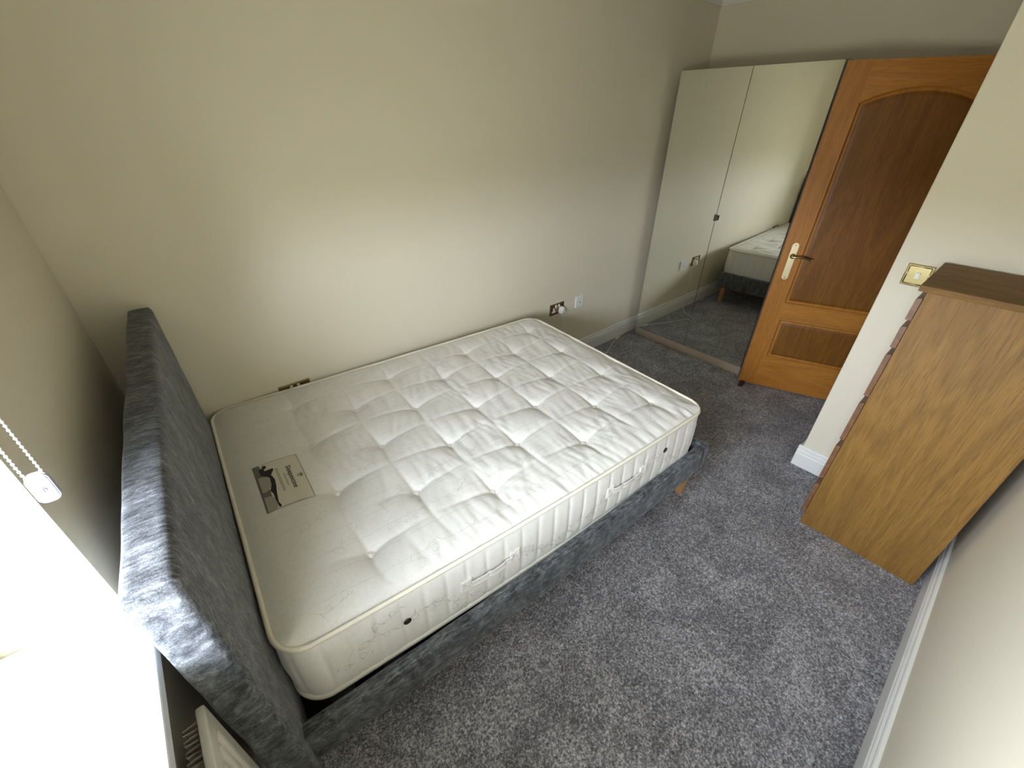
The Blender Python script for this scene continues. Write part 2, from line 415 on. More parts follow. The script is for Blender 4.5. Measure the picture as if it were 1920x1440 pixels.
# ------------------------------------------------------------------ radiator under the sill
RT = 0.80
rad = thing('radiator', 'cream panel radiator with grey convector fins under the window sill', 'radiator', (0.04, -1.90, 0.13))
ry0, ry1 = -1.455, -2.30
bm = bmesh.new(); box(bm, 0.046, 0.062, ry1, ry0, 0.16, RT, bev=0.005, seg=3)
y = ry0-0.035
while y > ry1+0.04:
    box(bm, 0.060, 0.066, y-0.022, y, 0.20, RT-0.04, bev=0.0045); y -= 0.033
new('front_panel', loc(bm, rad), M_RAD, rad, smooth=True, auto=40)
bm = bmesh.new(); y = ry0-0.01; k = 0; V = []
while y > ry1+0.02:
    V.append((y, 0.044)); V.append((y-0.008, 0.044)); V.append((y-0.010, 0.021)); V.append((y-0.018, 0.021)); y -= 0.020
for i in range(len(V)-1):
    (ya, xa), (yb, xb) = V[i], V[i+1]
    vs = [bm.verts.new(p) for p in ((xa, ya, 0.19), (xb, yb, 0.19), (xb, yb, RT-0.012), (xa, ya, RT-0.012))]
    bm.faces.new(vs)
new('convector_fins', loc(bm, rad), M_RAD_FIN, rad)
for yy in (-1.62, -2.12): new('wall_bracket', loc(B(0.001, 0.046, yy-0.015, yy+0.015, 0.25, 0.70), rad), M_STEEL, rad)
bm = tube([(0.054, -2.32, 0.18), (0.054, -2.34, 0.17), (0.054, -2.34, 0.0)], 0.0075, 10); ball(bm, (0.054, -2.315, 0.18), 0.014)
new('supply_pipe', loc(bm, rad), M_WHITE, rad, smooth=True)

# ------------------------------------------------------------------ bed frame
FXa, FYa, FA = 0.1977, 0.0012, radians(-2.6737)
FL, FW, ZT, ZB, RTK = 1.9881, 1.4167, 0.3359, 0.1741, 0.045
HB_T, HB_Z, HV0, HV1 = 0.0764, 1.118, 0.034, 1.4524
# frame coordinates: u along the bed away from the headboard, v from the back wall towards the room
bed = thing('bed_frame', 'grey crushed velvet upholstered double bed frame with tall headboard under the white mattress', 'bed', (FXa, FYa, 0), FA)
def uv(bm):   # bm built in (u, v, z) -> local (u, -v, z)
    for v_ in bm.verts: v_.co.y = -v_.co.y
    bmesh.ops.reverse_faces(bm, faces=bm.faces); return bm
# headboard: padded slab, subdivided so that it can swell a little
def padded(x0, x1, y0, y1, z0, z1, r=0.012, nx=8, ny=60, nz=40, fn=None):
    bm = bmesh.new(); box(bm, x0, x1, y0, y1, z0, z1)
    for ax, n, a0, a1 in ((0, nx, x0, x1), (1, ny, y0, y1), (2, nz, z0, z1)):
        for k in range(1, n):
            co = [0, 0, 0]; no = [0, 0, 0]; co[ax] = a0+(a1-a0)*k/n; no[ax] = 1
            bmesh.ops.bisect_plane(bm, geom=bm.verts[:]+bm.edges[:]+bm.faces[:], plane_co=co, plane_no=no)
    for v_ in bm.verts:   # round all corners by pulling onto a rounded box
        c = v_.co; q_ = Vector((min(max(c.x, x0+r), x1-r), min(max(c.y, y0+r), y1-r), min(max(c.z, z0+r), z1-r)))
        d = c-q_
        if d.length > 1e-9: v_.co = q_+d.normalized()*min(r, d.length) if d.length > r else q_+d
        if fn: v_.co = fn(v_.co.copy())
    return bm
def hb(c):
    s = 1-(c.y-HV0)/(HV1-HV0)
    c.x += 0.012*s + 0.0142*(1-(c.z)/HB_Z)
    edge = min(c.y-HV0, HV1-c.y, HB_Z-c.z)
    w = min(1, max(0, edge/0.08))
    if c.x > 0: c.x += 0.006*w
    c += Vector((noise.noise(c*9), noise.noise(c*9+Vector((9, 0, 0))), noise.noise(c*9+Vector((0, 7, 0)))))*0.0025
    return c
bm = uv(padded(-HB_T, 0.0, HV0, HV1, 0.13, HB_Z, r=0.014, nx=8, ny=90, nz=60, fn=hb))
new('headboard', bm, M_VELVET, bed, smooth=True)
bm = bmesh.new()     # seam where the end panel meets the top
tube([(-HB_T+0.004, -(HV1-0.0005), HB_Z-0.014), (-0.004, -(HV1-0.0005), HB_Z-0.014)], 0.0016, 6, bm=bm)
# rails
def bow(c, sgn=1):
    t = c.x/FL; k = 4*t*(1-t)
    c.y += sgn*(-0.008+0.020*k)
    c += Vector((0, noise.noise(c*11), noise.noise(c*11+Vector((5, 0, 0)))))*0.0022
    return c
new('side_rail', uv(padded(0.004, FL-RTK+0.002, FW-0.046, FW, ZB, ZT, r=0.016, nx=110, ny=8, nz=14, fn=lambda c: bow(c))), M_VELVET, bed, smooth=True)
new('side_rail', uv(padded(0.004, FL-RTK+0.002, 0.04, 0.09, ZB, ZT, r=0.014, nx=60, ny=6, nz=10)), M_VELVET, bed, smooth=True)
new('foot_rail', uv(padded(FL-RTK, FL, 0.038, FW-0.008, ZB+0.004, ZT+0.004, r=0.007, nx=6, ny=90, nz=16)), M_VELVET_END, bed, smooth=True)
# legs: square, tapered and splayed
def leg(u, v, su, sv):
    bm = bmesh.new(); t, b = 0.027, 0.019
    T = [bm.verts.new((u+i*t, v+j*t, ZB+0.012)) for i, j in ((-1, -1), (1, -1), (1, 1), (-1, 1))]
    D = [bm.verts.new((u+su*0.012+i*b, v+sv*0.012+j*b, 0.0)) for i, j in ((-1, -1), (1, -1), (1, 1), (-1, 1))]
    for i in range(4): bm.faces.new((D[i], D[(i+1) % 4], T[(i+1) % 4], T[i]))
    bm.faces.new(T); bm.faces.new(D[::-1])
    bmesh.ops.bevel(bm, geom=bm.edges[:], offset=0.003, segments=2, affect='EDGES'); return uv(bm)
for u, v, a, b in ((FL-0.085, FW-0.06, 1, 0), (FL-0.085, 0.10, 1, 0), (0.10, FW-0.24, -1, 0), (0.05, 0.10, -1, 0)):
    new('leg', leg(u, v, a, b), M_OAK_LEG, bed)
# slats on ledges
for k in range(12):
    u = 0.10+k*0.158
    new('slat', uv(B(u, u+0.065, 0.088, FW-0.066, 0.272, 0.285)), M_SLAT, bed)
new('gap_shade_sheet', uv(B(0.012, FL-0.048, 0.086, FW-0.05, 0.205, 0.207)), M_DARK, bed)  # added black sheet, stands in for the shade below the mattress gap
new('centre_bar', uv(B(0.02, FL-0.05, 0.70, 0.74, 0.235, 0.272)), M_SLAT, bed)

# ------------------------------------------------------------------ mattress
MXa, MYa, MA = 0.2417, -0.0024, radians(-4.0147)
ML, MW, MZ, MH = 1.8977, 1.3288, 0.5779, 0.2809
MB = 0.288                     # underside rests on the slats
mat_ = thing('mattress', 'ivory button-tufted damask mattress lying on the grey bed frame', 'mattress', (MXa, MYa, 0), MA)
SU, SV = ML/2, MW/2
btn = []
for i in range(7):
    u = 0.308+i*0.2345
    for j in range(4 if i % 2 == 0 else 3):
        v = (0.185 if i % 2 == 0 else 0.350)+j*0.3215
        btn.append((u, v))
BT = np.array(btn)
RC = 0.085
def warp(u, v):
    """keeps the plan outline a little uneven, as the photographed one is"""
    t = np.clip(u/ML, 0, 1); s = np.clip(v/MW, 0, 1)
    u2 = u + (1-t)*(-0.008+0.028*s)
    v2 = v + s*(-0.010+0.020*4*t*(1-t)) + 0.012*(1-s)*0
    return u2, v2
# diamond creases between diagonal neighbours + lines out to the edges
segs = []
for a in range(len(btn)):
    for b in range(a+1, len(btn)):
        du, dv = btn[b][0]-btn[a][0], btn[b][1]-btn[a][1]
        if abs(du) < 0.01 and abs(abs(dv)-0.3215) < 0.02: segs.append((btn[a], btn[b], 1.0))
        if abs(abs(du)-0.469) < 0.01 and abs(dv) < 0.01: segs.append((btn[a], btn[b], 0.8))
rays = []
for (u, v) in btn:
    if v > 0.95: rays.append(((u, v), (u+0.02, MW-0.015), 1.0))
    if v < 0.4: rays.append(((u, v), (u-0.01, 0.02), 0.7))
    if u > 1.4: rays.append(((u, v), (ML-0.02, v+0.01), 0.6))
    if u < 0.6: rays.append(((u, v), (u-0.22, v), 0.35))
def height(U, V_):
    """height of the tufted top above the seam plane"""
    eu = np.minimum(U, ML-U); ev = np.minimum(V_, MW-V_)
    ed = np.minimum(eu, ev)
    crown = 0.026*(1-np.exp(-np.clip(ed, 0, None)/0.045))
    crown = crown + 0.012*np.exp(-((eu-0.17)/0.11)**2)*(1-np.exp(-np.clip(ed, 0, None)/0.06))*0.6
    h = crown
    dm = np.full(U.shape, 9.0)
    for (bu, bv) in btn:
        d = np.hypot(U-bu, V_-bv); dm = np.minimum(dm, d)
        h = h - 0.024*np.exp(-(d/0.045)**1.1)
    cr = np.zeros(U.shape)
    for (p, q, w) in segs+rays:
        px, py = p; dx, dy = q[0]-p[0], q[1]-p[1]; L = math.hypot(dx, dy)
        t = np.clip(((U-px)*dx+(V_-py)*dy)/L/L, 0, 1)
        # crease sags sideways like stretched cloth
        bend = 0.014*np.sin(pi*t)*(1 if dx < 0.1 else -1)
        lat = ((U-px)*(-dy)+(V_-py)*dx)/L - bend
        lon = ((U-px)*dx+(V_-py)*dy)/L - t*L
        d = np.hypot(lat, lon); out = 0.0
        if (p, q, w) in rays: dep = 0.012*w*(1-t)**1.0
        else: dep = 0.0145*w*(0.22+0.78*np.abs(2*t-1)**1.3)
        cr = np.maximum(cr, dep*(0.55*np.exp(-(d/0.0085)**1.4)+0.45*np.exp(-(d/0.035)**1.3))*(1-out))
    h = h - cr
    return h, dm, ed
def vnoise(U, V_, su, sv, seed):
    return np.array([noise.noise(Vector((a*su+seed, b*sv-seed, seed))) for a, b in zip(U.ravel(), V_.ravel())]).reshape(U.shape)
def topz(U, V_):
    h, dm, ed = height(U, V_)
    fade = np.clip((U-0.22)/0.15, 0.06, 1.0)*np.clip(ed/0.03, 0, 1)
    warpn = vnoise(U, V_, 4, 4, 3.1)*0.05
    w1 = vnoise(U+warpn+0.25*V_, V_+warpn, 26, 7, 1.7)
    w2 = vnoise(U-warpn-0.15*V_, V_+warpn*0.5, 44, 12, 8.2)
    w3 = vnoise(U, V_, 4, 4, 5.5)
    act = np.clip(dm/0.07, 0, 1)
    rid = (1-np.abs(w1)*2.2)
    h = h + fade*act*(0.0042*w1+0.0020*np.clip(w2*1.5, -1, 1)*np.clip(w3*2+0.5, 0, 1)+0.0008*np.clip(rid, -1, 1)*np.clip(0.4-w3*2, 0, 1))
    # puckers running in from the near long edge and the foot
    near = np.exp(-np.clip(MW-V_, 0, None)/0.085)*np.clip((MW-V_)/0.012, 0, 1)
    h = h + 0.0045*near*np.clip((U-0.35)/0.2, 0, 1)*vnoise(U+0.25*(MW-V_), V_, 42, 2.5, 2.2)
    far = np.exp(-np.clip(V_, 0, None)/0.06)*np.clip(V_/0.012, 0, 1)
    h = h + 0.003*far*vnoise(U, V_, 38, 2.5, 6.2)
    return h
NU, NV = 330, 232
xs = np.linspace(-1, 1, NU+1); ys = np.linspace(-1, 1, NV+1)
X, Y = np.meshgrid(xs, ys, indexing='ij')
mmx = np.maximum(np.abs(X), np.abs(Y))
# square -> rounded rectangle: scale the ray through each point to the rounded outline
def outline_scale(px, py):
    ax, ay = np.abs(px), np.abs(py); t = np.ones_like(ax)
    cx, cy = SU-RC, SV-RC
    inside = (ax > cx) & (ay > cy)
    # solve |t*a - c| = RC for the ray
    A = ax*ax+ay*ay; Bq = -2*(ax*cx+ay*cy); Cq = cx*cx+cy*cy-RC*RC
    disc = np.maximum(Bq*Bq-4*A*Cq, 0); t2 = (-Bq+np.sqrt(disc))/(2*A+1e-12)
    return np.where(inside & (t2 < 1), t2, 1.0)
bx_, by_ = X/np.maximum(mmx, 1e-9)*SU, Y/np.maximum(mmx, 1e-9)*SV
ksc = outline_scale(bx_, by_)
wgt = mmx**7
PU = SU + X*SU*(1-wgt+wgt*ksc); PV = SV + Y*SV*(1-wgt+wgt*ksc)
HZ = topz(PU, PV)
SEAM = MZ-0.012
def side_off(p, z):     # outward swell of the border, quilting seams every 74 mm
    t = (z-MB)/(SEAM-MB)
    s = (p/0.0745) % 1.0; dd = min(s, 1-s)*0.0745
    return 0.010*math.sin(pi*min(max(t, 0), 1))**0.6 - 0.0058*math.exp(-(dd/0.0055)**1.1)*math.sin(pi*min(max(t, 0), 1))**0.5 + 0.0018*noise.noise(Vector((p*16, z*30, 2)))
V = []; Fc = []
Uw, Vw = warp(PU, PV)
for i in range(NU+1):
    for j in range(NV+1):
        V.append((float(Uw[i, j]), -float(Vw[i, j]), SEAM+float(HZ[i, j])))
idv = lambda i, j: i*(NV+1)+j
for i in range(NU):
    for j in range(NV):
        Fc.append((idv(i, j), idv(i, j+1), idv(i+1, j+1), idv(i+1, j)))
ring = [(i, 0) for i in range(NU)]+[(NU, j) for j in range(NV)]+[(i, NV) for i in range(NU, 0, -1)]+[(0, j) for j in range(NV, 0, -1)]
RP = np.array([(Uw[i, j], Vw[i, j]) for i, j in ring]); nR = len(ring)
dR = np.roll(RP, -1, 0)-np.roll(RP, 1, 0); dR /= np.linalg.norm(dR, axis=1)[:, None]
NR = np.stack([dR[:, 1], -dR[:, 0]], 1)         # outward for this winding
if ((RP-np.array([SU, SV]))*NR).sum() < 0: NR = -NR
arc = np.concatenate([[0], np.cumsum(np.linalg.norm(RP[1:]-RP[:-1], axis=1))])
NZ = 26
rows = [[idv(i, j) for i, j in ring]]
for k in range(1, NZ+1):
    z = SEAM-(SEAM-MB)*k/NZ; row = []
    for a in range(nR):
        o = side_off(arc[a], z); p = RP[a]+NR[a]*o
        row.append(len(V)); V.append((float(p[0]), -float(p[1]), z))
    rows.append(row)
for k in range(NZ):
    for a in range(nR):
        b = (a+1) % nR; Fc.append((rows[k][a], rows[k+1][a], rows[k+1][b], rows[k][b])[::-1])
Fc.append(tuple(rows[-1]))
nbody = len(Fc)
# damask sprigs woven into the cloth, laid as threads on the surface
def top_pt(u, v, lift=0.0006):
    fi = u/ML*NU; fj = v/MW*NV
    i = min(max(int(fi), 0), NU-1); j = min(max(int(fj), 0), NV-1); a, b = fi-i, fj-j
    z = HZ[i, j]*(1-a)*(1-b)+HZ[i+1, j]*a*(1-b)+HZ[i, j+1]*(1-a)*b+HZ[i+1, j+1]*a*b
    uu, vv = warp(np.array(u), np.array(v))
    return (float(uu), -float(vv), SEAM+float(z)+lift)
near_idx = [a for a in range(nR) if NR[a][1] > 0.9]
def side_pt(u, z, lift=0.0008):
    a = min(near_idx, key=lambda k: abs(RP[k][0]-u)) if True else 0
    o = side_off(arc[a], z)+lift; p = RP[a]+NR[a]*o
    # slide to the exact u
    return (u, -float(p[1]), z)
def ribbon(P, w, side=False):
    n0 = len(V)
    for i, p in enumerate(P):
        a = Vector(P[min(i+1, len(P)-1)])-Vector(P[max(i-1, 0)])
        n_ = Vector((0, -1, 0)) if side else Vector((0, 0, 1))
        s = a.cross(n_)
        if s.length < 1e-9: s = Vector((1, 0, 0))
        s.normalize(); taper = 0.5+0.5*sin(pi*i/max(len(P)-1, 1))
        V.append(tuple(Vector(p)+s*w/2*taper)); V.append(tuple(Vector(p)-s*w/2*taper))
    for i in range(len(P)-1):
        k = n0+2*i; Fc.append((k, k+1, k+3, k+2))
def spiral(cx, cy, r, a0, turns, sgn, n=16):
    return [(cx+r*(1-0.75*t)*cos(a0+sgn*2*pi*turns*t), cy+r*(1-0.75*t)*sin(a0+sgn*2*pi*turns*t)) for t in [k/n for k in range(n+1)]]
rnd = random.Random(3)
def sprig(f, cx, cy, ang, ln, w, side):
    """curving stem with curls and small leaves; f maps 2D to the surface"""
    c = [(cx+ln*t*cos(ang)+0.12*ln*sin(5*t)*-sin(ang), cy+ln*t*sin(ang)+0.12*ln*sin(5*t)*cos(ang)) for t in [k/14 for k in range(15)]]
    def put(P, ww):
        Q = [f(*p) for p in P]
        if all(q is not None for q in Q): ribbon(Q, ww, side)
    put(c, w)
    for k in (3, 6, 9, 12):
        s = rnd.choice((-1, 1)); a = ang+s*1.0
        l = ln*rnd.uniform(0.10, 0.16)
        put([(c[k][0]+l*t*cos(a), c[k][1]+l*t*sin(a)) for t in (0, 0.5, 1)], w*2.0)
    for k in (5, 10):
        s = rnd.choice((-1, 1)); r = ln*rnd.uniform(0.08, 0.13)
        put(spiral(c[k][0]-s*r*sin(ang), c[k][1]+s*r*cos(ang), r, ang-s*pi/2, 0.9, s), w)
def ftop(u, v):
    if not (0.035 < u < ML-0.03 and 0.03 < v < MW-0.03): return None
    if 0.05 < u < 0.27 and 0.50 < v < 0.86: return None
    return top_pt(u, v, 0.0008)
def fside(u, z):
    if not (0.10 < u < ML-0.10 and MB+0.02 < z < SEAM-0.012): return None
    return side_pt(u, z)
for row in range(9):
    v = 0.10+row*0.142
    u = 0.08+rnd.uniform(0, 0.1)
    while u < ML-0.2:
        sprig(ftop, u, v+rnd.uniform(-0.02, 0.02), rnd.uniform(-0.3, 0.3), rnd.uniform(0.12, 0.18), 0.0008, False); u += rnd.uniform(0.17, 0.26)
u = 0.10
while u < ML-0.12:
    sprig(fside, u, rnd.uniform(MB+0.06, SEAM-0.10), rnd.uniform(-0.9, 0.9), rnd.uniform(0.11, 0.17), 0.0019, True); u += rnd.uniform(0.055, 0.085)
# woven stripes that run the length of the top
for k in range(1, 17):
    v = k*0.078; pts = [(0.04+(ML-0.08)*t/220, v+0.004*sin(t*0.05+k)) for t in range(221)]
    Q = []
    for p in pts:
        q_ = None if (0.06 < p[0] < 0.26 and 0.52 < p[1] < 0.85) else top_pt(p[0], p[1], 0.0006)
        if q_ is None:
            if len(Q) > 2: ribbon(Q, 0.0011)
            Q = []
        else: Q.append(q_)
    if len(Q) > 2: ribbon(Q, 0.0011)
idx = [0]*nbody+[1]*(len(Fc)-nbody)
pyd('mattress_cover', V, Fc, [M_TICK, M_VINE], mat_, True, idx)
# tape edges
def tape(z, off, r, rz):
    P = [(float(RP[a][0]+NR[a][0]*off), -float(RP[a][1]+NR[a][1]*off), z+0.0012*noise.noise(Vector((arc[a]*9, 1, z)))) for a in range(0, nR, 3)]
    return tube(P, r, 10, True, ry=rz)
new('piping', tape(SEAM+0.003, 0.003, 0.0070, 0.0088), M_PIPE, mat_, smooth=True)['label'] = 'cream upper tape edge'
new('piping', tape(MB+0.012, 0.004, 0.0085, 0.0095), M_PIPE, mat_, smooth=True)['label'] = 'cream lower tape edge'
# wool tufts
def tuft_bm():
    bm = bmesh.new()
    for k in range(9):
        a = 2*pi*k/9; ball(bm, (0.0062*cos(a), 0.0062*sin(a), 0), 0.0038, (1, 1, 0.8), 8, 6)
    ball(bm, (0, 0, 0.0005), 0.0052, (1, 1, 0.7), 10, 6)
    ball(bm, (0, 0, -0.001), 0.0095, (1, 1, 0.35), 12, 6)
    return bm
t0 = None
for (u, v) in btn:
    p = top_pt(u, v, 0.0)
    if t0 is None: o = t0 = new('tuft', tuft_bm(), M_TUFT, mat_, smooth=True)
    else:
        o = t0.copy(); C.objects.link(o); o.parent = mat_
    o.location = (p[0], p[1], p[2]+0.005); o.rotation_euler = (0, 0, u*7+v*3)
    s_ = 1.5 if (u*10+v) % 2 < 1 else 1.7; o.scale = (s_, s_, 1.2)
# side handles and vents on the near border
def handle(u0, u1, zc):
    bm = bmesh.new()
    for a, b, h in ((u0, u0+0.040, 0.027), (u1-0.040, u1, 0.027)):
        y = [side_pt(a+0.002, zc)[1], side_pt(b-0.002, zc)[1]]; y = min(y)
        box(bm, a, b, y-0.0035, y+0.004, zc-h, zc+h, bev=0.001)
        for s in (-1, 1):     # stitched cross and frame
            tube([(a+0.006, y-0.0040, zc-s*(h-0.007)), (b-0.006, y-0.0040, zc+s*(h-0.007))], 0.0009, 5, bm=bm)
            tube([(a+0.005, y-0.0040, zc+s*(h-0.006)), (b-0.005, y-0.0040, zc+s*(h-0.006))], 0.0009, 5, bm=bm)
            xx = (a+b)/2+s*0.015
            tube([(xx, y-0.0040, zc-(h-0.006)), (xx, y-0.0040, zc+(h-0.006))], 0.0009, 5, bm=bm)
    n = 20
    for i in range(n):
        t0_, t1_ = i/n, (i+1)/n; a = u0+0.036+(u1-u0-0.072)*t0_; b = u0+0.036+(u1-u0-0.072)*t1_
        ya = side_pt(a, zc)[1]-0.007-0.006*sin(pi*t0_); yb = side_pt(b, zc)[1]-0.007-0.006*sin(pi*t1_)
        vs = [bm.verts.new(p) for p in ((a, ya, zc-0.014), (b, yb, zc-0.014), (b, yb, zc+0.014), (a, ya, zc+0.014), (a, ya+0.0018, zc-0.014), (b, yb+0.0018, zc-0.014), (b, yb+0.0018, zc+0.014), (a, ya+0.0018, zc+0.014))]
        for f in ((0, 1, 2, 3), (7, 6, 5, 4), (0, 4, 5, 1), (3, 2, 6, 7)): bm.faces.new([vs[k] for k in f])
    for zz in (-0.0115, 0.0115):
        P = [(u0+0.036+(u1-u0-0.072)*i/n, side_pt(u0+0.036+(u1-u0-0.072)*i/n, zc)[1]-0.0075-0.006*sin(pi*i/n), zc+zz) for i in range(n+1)]
        tube(P, 0.001, 5, bm=bm)
    return bm
new('handle', handle(0.530, 0.765, 0.437), M_STRAP, mat_)
new('handle', handle(1.210, 1.455, 0.447), M_STRAP, mat_)
for u, z in ((0.343, 0.440), (1.590, 0.480)):
    y = side_pt(u, z)[1]; bm = bmesh.new()
    tube([(u+0.0105*cos(a), y-0.0015, z+0.0105*sin(a)) for a in [2*pi*k/20 for k in range(20)]], 0.0022, 6, True, bm=bm)
    cyl(bm, (u, y-0.0008, z), 0.0095, 0.003, 'y', 20); new('vent_eyelet', bm, M_EYELET, mat_, smooth=True)

# printed label sewn to the head end; text runs along v, its tops towards +u
lu0, lu1, lv0, lv1 = 0.083, 0.240, 0.548, 0.822
def lab(s, t, lift=0.0):     # s along v, t along u, both 0..1
    q_ = top_pt(lu0+(lu1-lu0)*t, lv0+(lv1-lv0)*s+0.010*(t-0.5), 0); return (q_[0], q_[1], q_[2]+0.0016+lift)
def flat(poly, mi, lift, bm):
    cx = sum(p[0] for p in poly)/len(poly); cy = sum(p[1] for p in poly)/len(poly)
    vs = [bm.verts.new(lab(*p, lift)) for p in poly]
    if sum(poly[i][0]*poly[(i+1) % len(poly)][1]-poly[(i+1) % len(poly)][0]*poly[i][1] for i in range(len(poly))) < 0: vs.reverse()
    f = bm.faces.new(vs); f.material_index = mi
bm = bmesh.new(); n = 12
gr = [[bm.verts.new(lab(i/n, j/n)) for j in range(n+1)] for i in range(n+1)]
for i in range(n):
    for j in range(n): bm.faces.new((gr[i][j], gr[i+1][j], gr[i+1][j+1], gr[i][j+1]))
lb = new('label_patch', bm, M_PATCH, mat_, smooth=True); lb['label'] = 'cream printed maker label'
def sm(P, n=6): return [(p.x, p.y) for p in catmull([(a, b, 0) for a, b in P], n)]
bm = bmesh.new()
def line(P, w, mi, lift=0.0006):
    if len(P) == 2: P = [(P[0][0]+(P[1][0]-P[0][0])*k/14, P[0][1]+(P[1][1]-P[0][1])*k/14) for k in range(15)]
    for i in range(len(P)-1):
        a, b = Vector((*P[i], 0)), Vector((*P[i+1], 0)); d = (b-a); d.y /= 1.0
        s = Vector((-d.y*0.57, d.x*1.75, 0)); s = s.normalized()*w
        s = Vector((s.x*0.57, s.y, 0))
        flat([(a.x-s.x, a.y-s.y), (b.x-s.x, b.y-s.y), (b.x+s.x, b.y+s.y), (a.x+s.x, a.y+s.y)], mi, lift, bm)
E_ = 0.035
flat([(0.0, 0.0), (1.0, 0.0), (1.0, 0.16), (0.80, 0.20), (0.5, 0.20), (0.2, 0.22), (0.0, 0.14)], 1, 0.0004, bm)        # grey bedding band
flat(sm([(0.27, 0.05), (0.30, 0.20), (0.40, 0.28), (0.52, 0.26), (0.60, 0.15), (0.60, 0.05)]), 2, 0.0007, bm)           # pale pillow forms
flat(sm([(0.70, 0.04), (0.72, 0.18), (0.82, 0.26), (0.93, 0.25), (0.99, 0.18), (0.99, 0.03)]), 2, 0.0007, bm)
flat([(0.10, 0.12), (0.10, 0.20), (0.135, 0.24), (0.17, 0.22), (0.17, 0.40), (0.20, 0.42), (0.30, 0.33), (0.42, 0.37)] + [(0.55, 0.35), (0.70, 0.31), (0.88, 0.28), (0.95, 0.31), (0.98, 0.30), (0.97, 0.26), (0.82, 0.245), (0.68, 0.24), (0.62, 0.20), (0.50, 0.27), (0.36, 0.28), (0.28, 0.20), (0.24, 0.12)], 0, 0.0010, bm)  # reclining figure in black
flat(sm([(0.055, 0.21), (0.05, 0.26), (0.08, 0.29), (0.12, 0.27), (0.12, 0.22), (0.09, 0.19)]), 0, 0.0010, bm)
for tt in (0.455, 0.485): line([(0.20, tt), (0.72, tt)], 0.006, 1)                                  # two lines of small print
line([(0.36, 0.585), (0.64, 0.585)], 0.012, 2)
for P in ([(0.01, 0.985), (0.99, 0.985)], [(0.99, 0.04), (0.99, 0.985)], [(0.01, 0.2), (0.01, 0.985)]): line(P, 0.006, 1)
# small crest: crown over shield
flat([(0.465, 0.885), (0.535, 0.885), (0.545, 0.945), (0.522, 0.92), (0.50, 0.965), (0.478, 0.92), (0.455, 0.945)], 1, 0.0006, bm)
flat([(0.465, 0.875), (0.535, 0.875), (0.530, 0.835), (0.50, 0.815), (0.470, 0.835)], 2, 0.0006, bm)
new('label_print', bm, [M_INK, M_INK_GREY, M_INK_PALE], lb)
tcu = bpy.data.curves.new('brand', 'FONT'); tcu.body = 'Sleepeezee'; tcu.size = 1.0; tcu.offset = 0.012; tcu.shear = 0.0
to = bpy.data.objects.new('brand', tcu); C.objects.link(to)
dg = bpy.context.evaluated_depsgraph_get(); me = bpy.data.meshes.new_from_object(to.evaluated_get(dg)); bpy.data.objects.remove(to)
xs_ = [v_.co.x for v_ in me.vertices]; x0_, x1_ = min(xs_), max(xs_)
for v_ in me.vertices:
    s = 0.225+0.50*(v_.co.x-x0_)/(x1_-x0_); t = 0.668+v_.co.y*0.155
    v_.co = lab(s, t, 0.0008)
me.name = 'brand_lettering'; me.materials.clear(); me.materials.append(M_INK)
bo = bpy.data.objects.new('brand_lettering', me); C.objects.link(bo); bo.parent = lb

# ------------------------------------------------------------------ wardrobe with mirrored doors
WX, WY, WW, WZT, WZB = 3.5341, -0.077, 0.9942, 2.0143, 0.0694
wr = thing('wardrobe', 'tall two-door mirrored wardrobe standing in the corner behind the open oak door', 'wardrobe', (WX+0.2, WY-WW/2, 0))
def L(bm, o): bmesh.ops.transform(bm, matrix=Matrix.Translation(-Vector(o.location)), verts=bm.verts); return bm
xb = EX-0.022
bm = bmesh.new()
box(bm, WX+0.022, xb, WY-0.018, WY, 0, WZT+0.004); box(bm, WX+0.022, xb, WY-WW, WY-WW+0.018, 0, WZT+0.004)
box(bm, WX+0.022, xb, WY-WW+0.018, WY-0.018, WZT-0.014, WZT+0.004); box(bm, WX+0.03, xb, WY-WW+0.018, WY-0.018, WZB, WZB+0.018); box(bm, xb-0.006, xb, WY-WW+0.018, WY-0.018, 0.05, WZT)
new('carcass', L(bm, wr), M_CARCASS, wr)
new('plinth', L(B(WX+0.006, WX+0.024, WY-WW+0.001, WY-0.001, 0, WZB-0.004, bev=0.001), wr), M_CARCASS, wr)
for y0, y1 in ((WY-WW/2+0.0012, WY-0.001), (WY-WW+0.001, WY-WW/2-0.0012)):
    d = new('door', L(B(WX+0.004, WX+0.020, y0, y1, WZB, WZT), wr), M_STEEL, wr)
    new('mirror_panel', L(B(WX, WX+0.0045, y0, y1, WZB, WZT, bev=0.0007, seg=1), wr), M_MIRROR, d)
bm = bmesh.new(); yk = WY-WW/2
box(bm, WX-0.010, WX+0.001, yk-0.006, yk+0.010, 1.098, 1.142, bev=0.0015); box(bm, WX-0.012, WX-0.008, yk-0.020, yk-0.006, 1.103, 1.137, bev=0.001)
new('door_catch', L(bm, wr), M_STEEL, wr)

# ------------------------------------------------------------------ oak door standing open
DXo, DYo, DA, DW, DH = 3.4377, -1.1158, radians(22.6937), 0.762, 2.0003
door = bpy.data.objects.new('door_1', None); C.objects.link(door); struct(door, 'open varnished oak door with arched panel')
door.location = (DXo, DYo, 0); door.rotation_euler = (0, 0, DA-pi/2)
Z0 = 0.010
hw = DW/2
def pane_sdf(U, Zz):
    r = 0.548; cz = 1.883-r
    a = np.minimum(np.minimum(U-0.113, (DW-0.113)-U), np.minimum(Zz-0.671, np.where(Zz > 1.6, r-np.hypot(U-hw, Zz-cz), 9)))
    b = np.minimum(np.minimum(U-0.122, (DW-0.122)-U), np.minimum(Zz-0.258, 0.548-Zz))
    return np.maximum(a, b)
def prof_d(d):
    return np.interp(d, [-0.004, 0.0, 0.004, 0.010, 0.015, 0.018, 0.034, 0.038], [0, -0.0012, 0.006, 0.0105, 0.0108, 0.009, 0.0045, 0.0042])
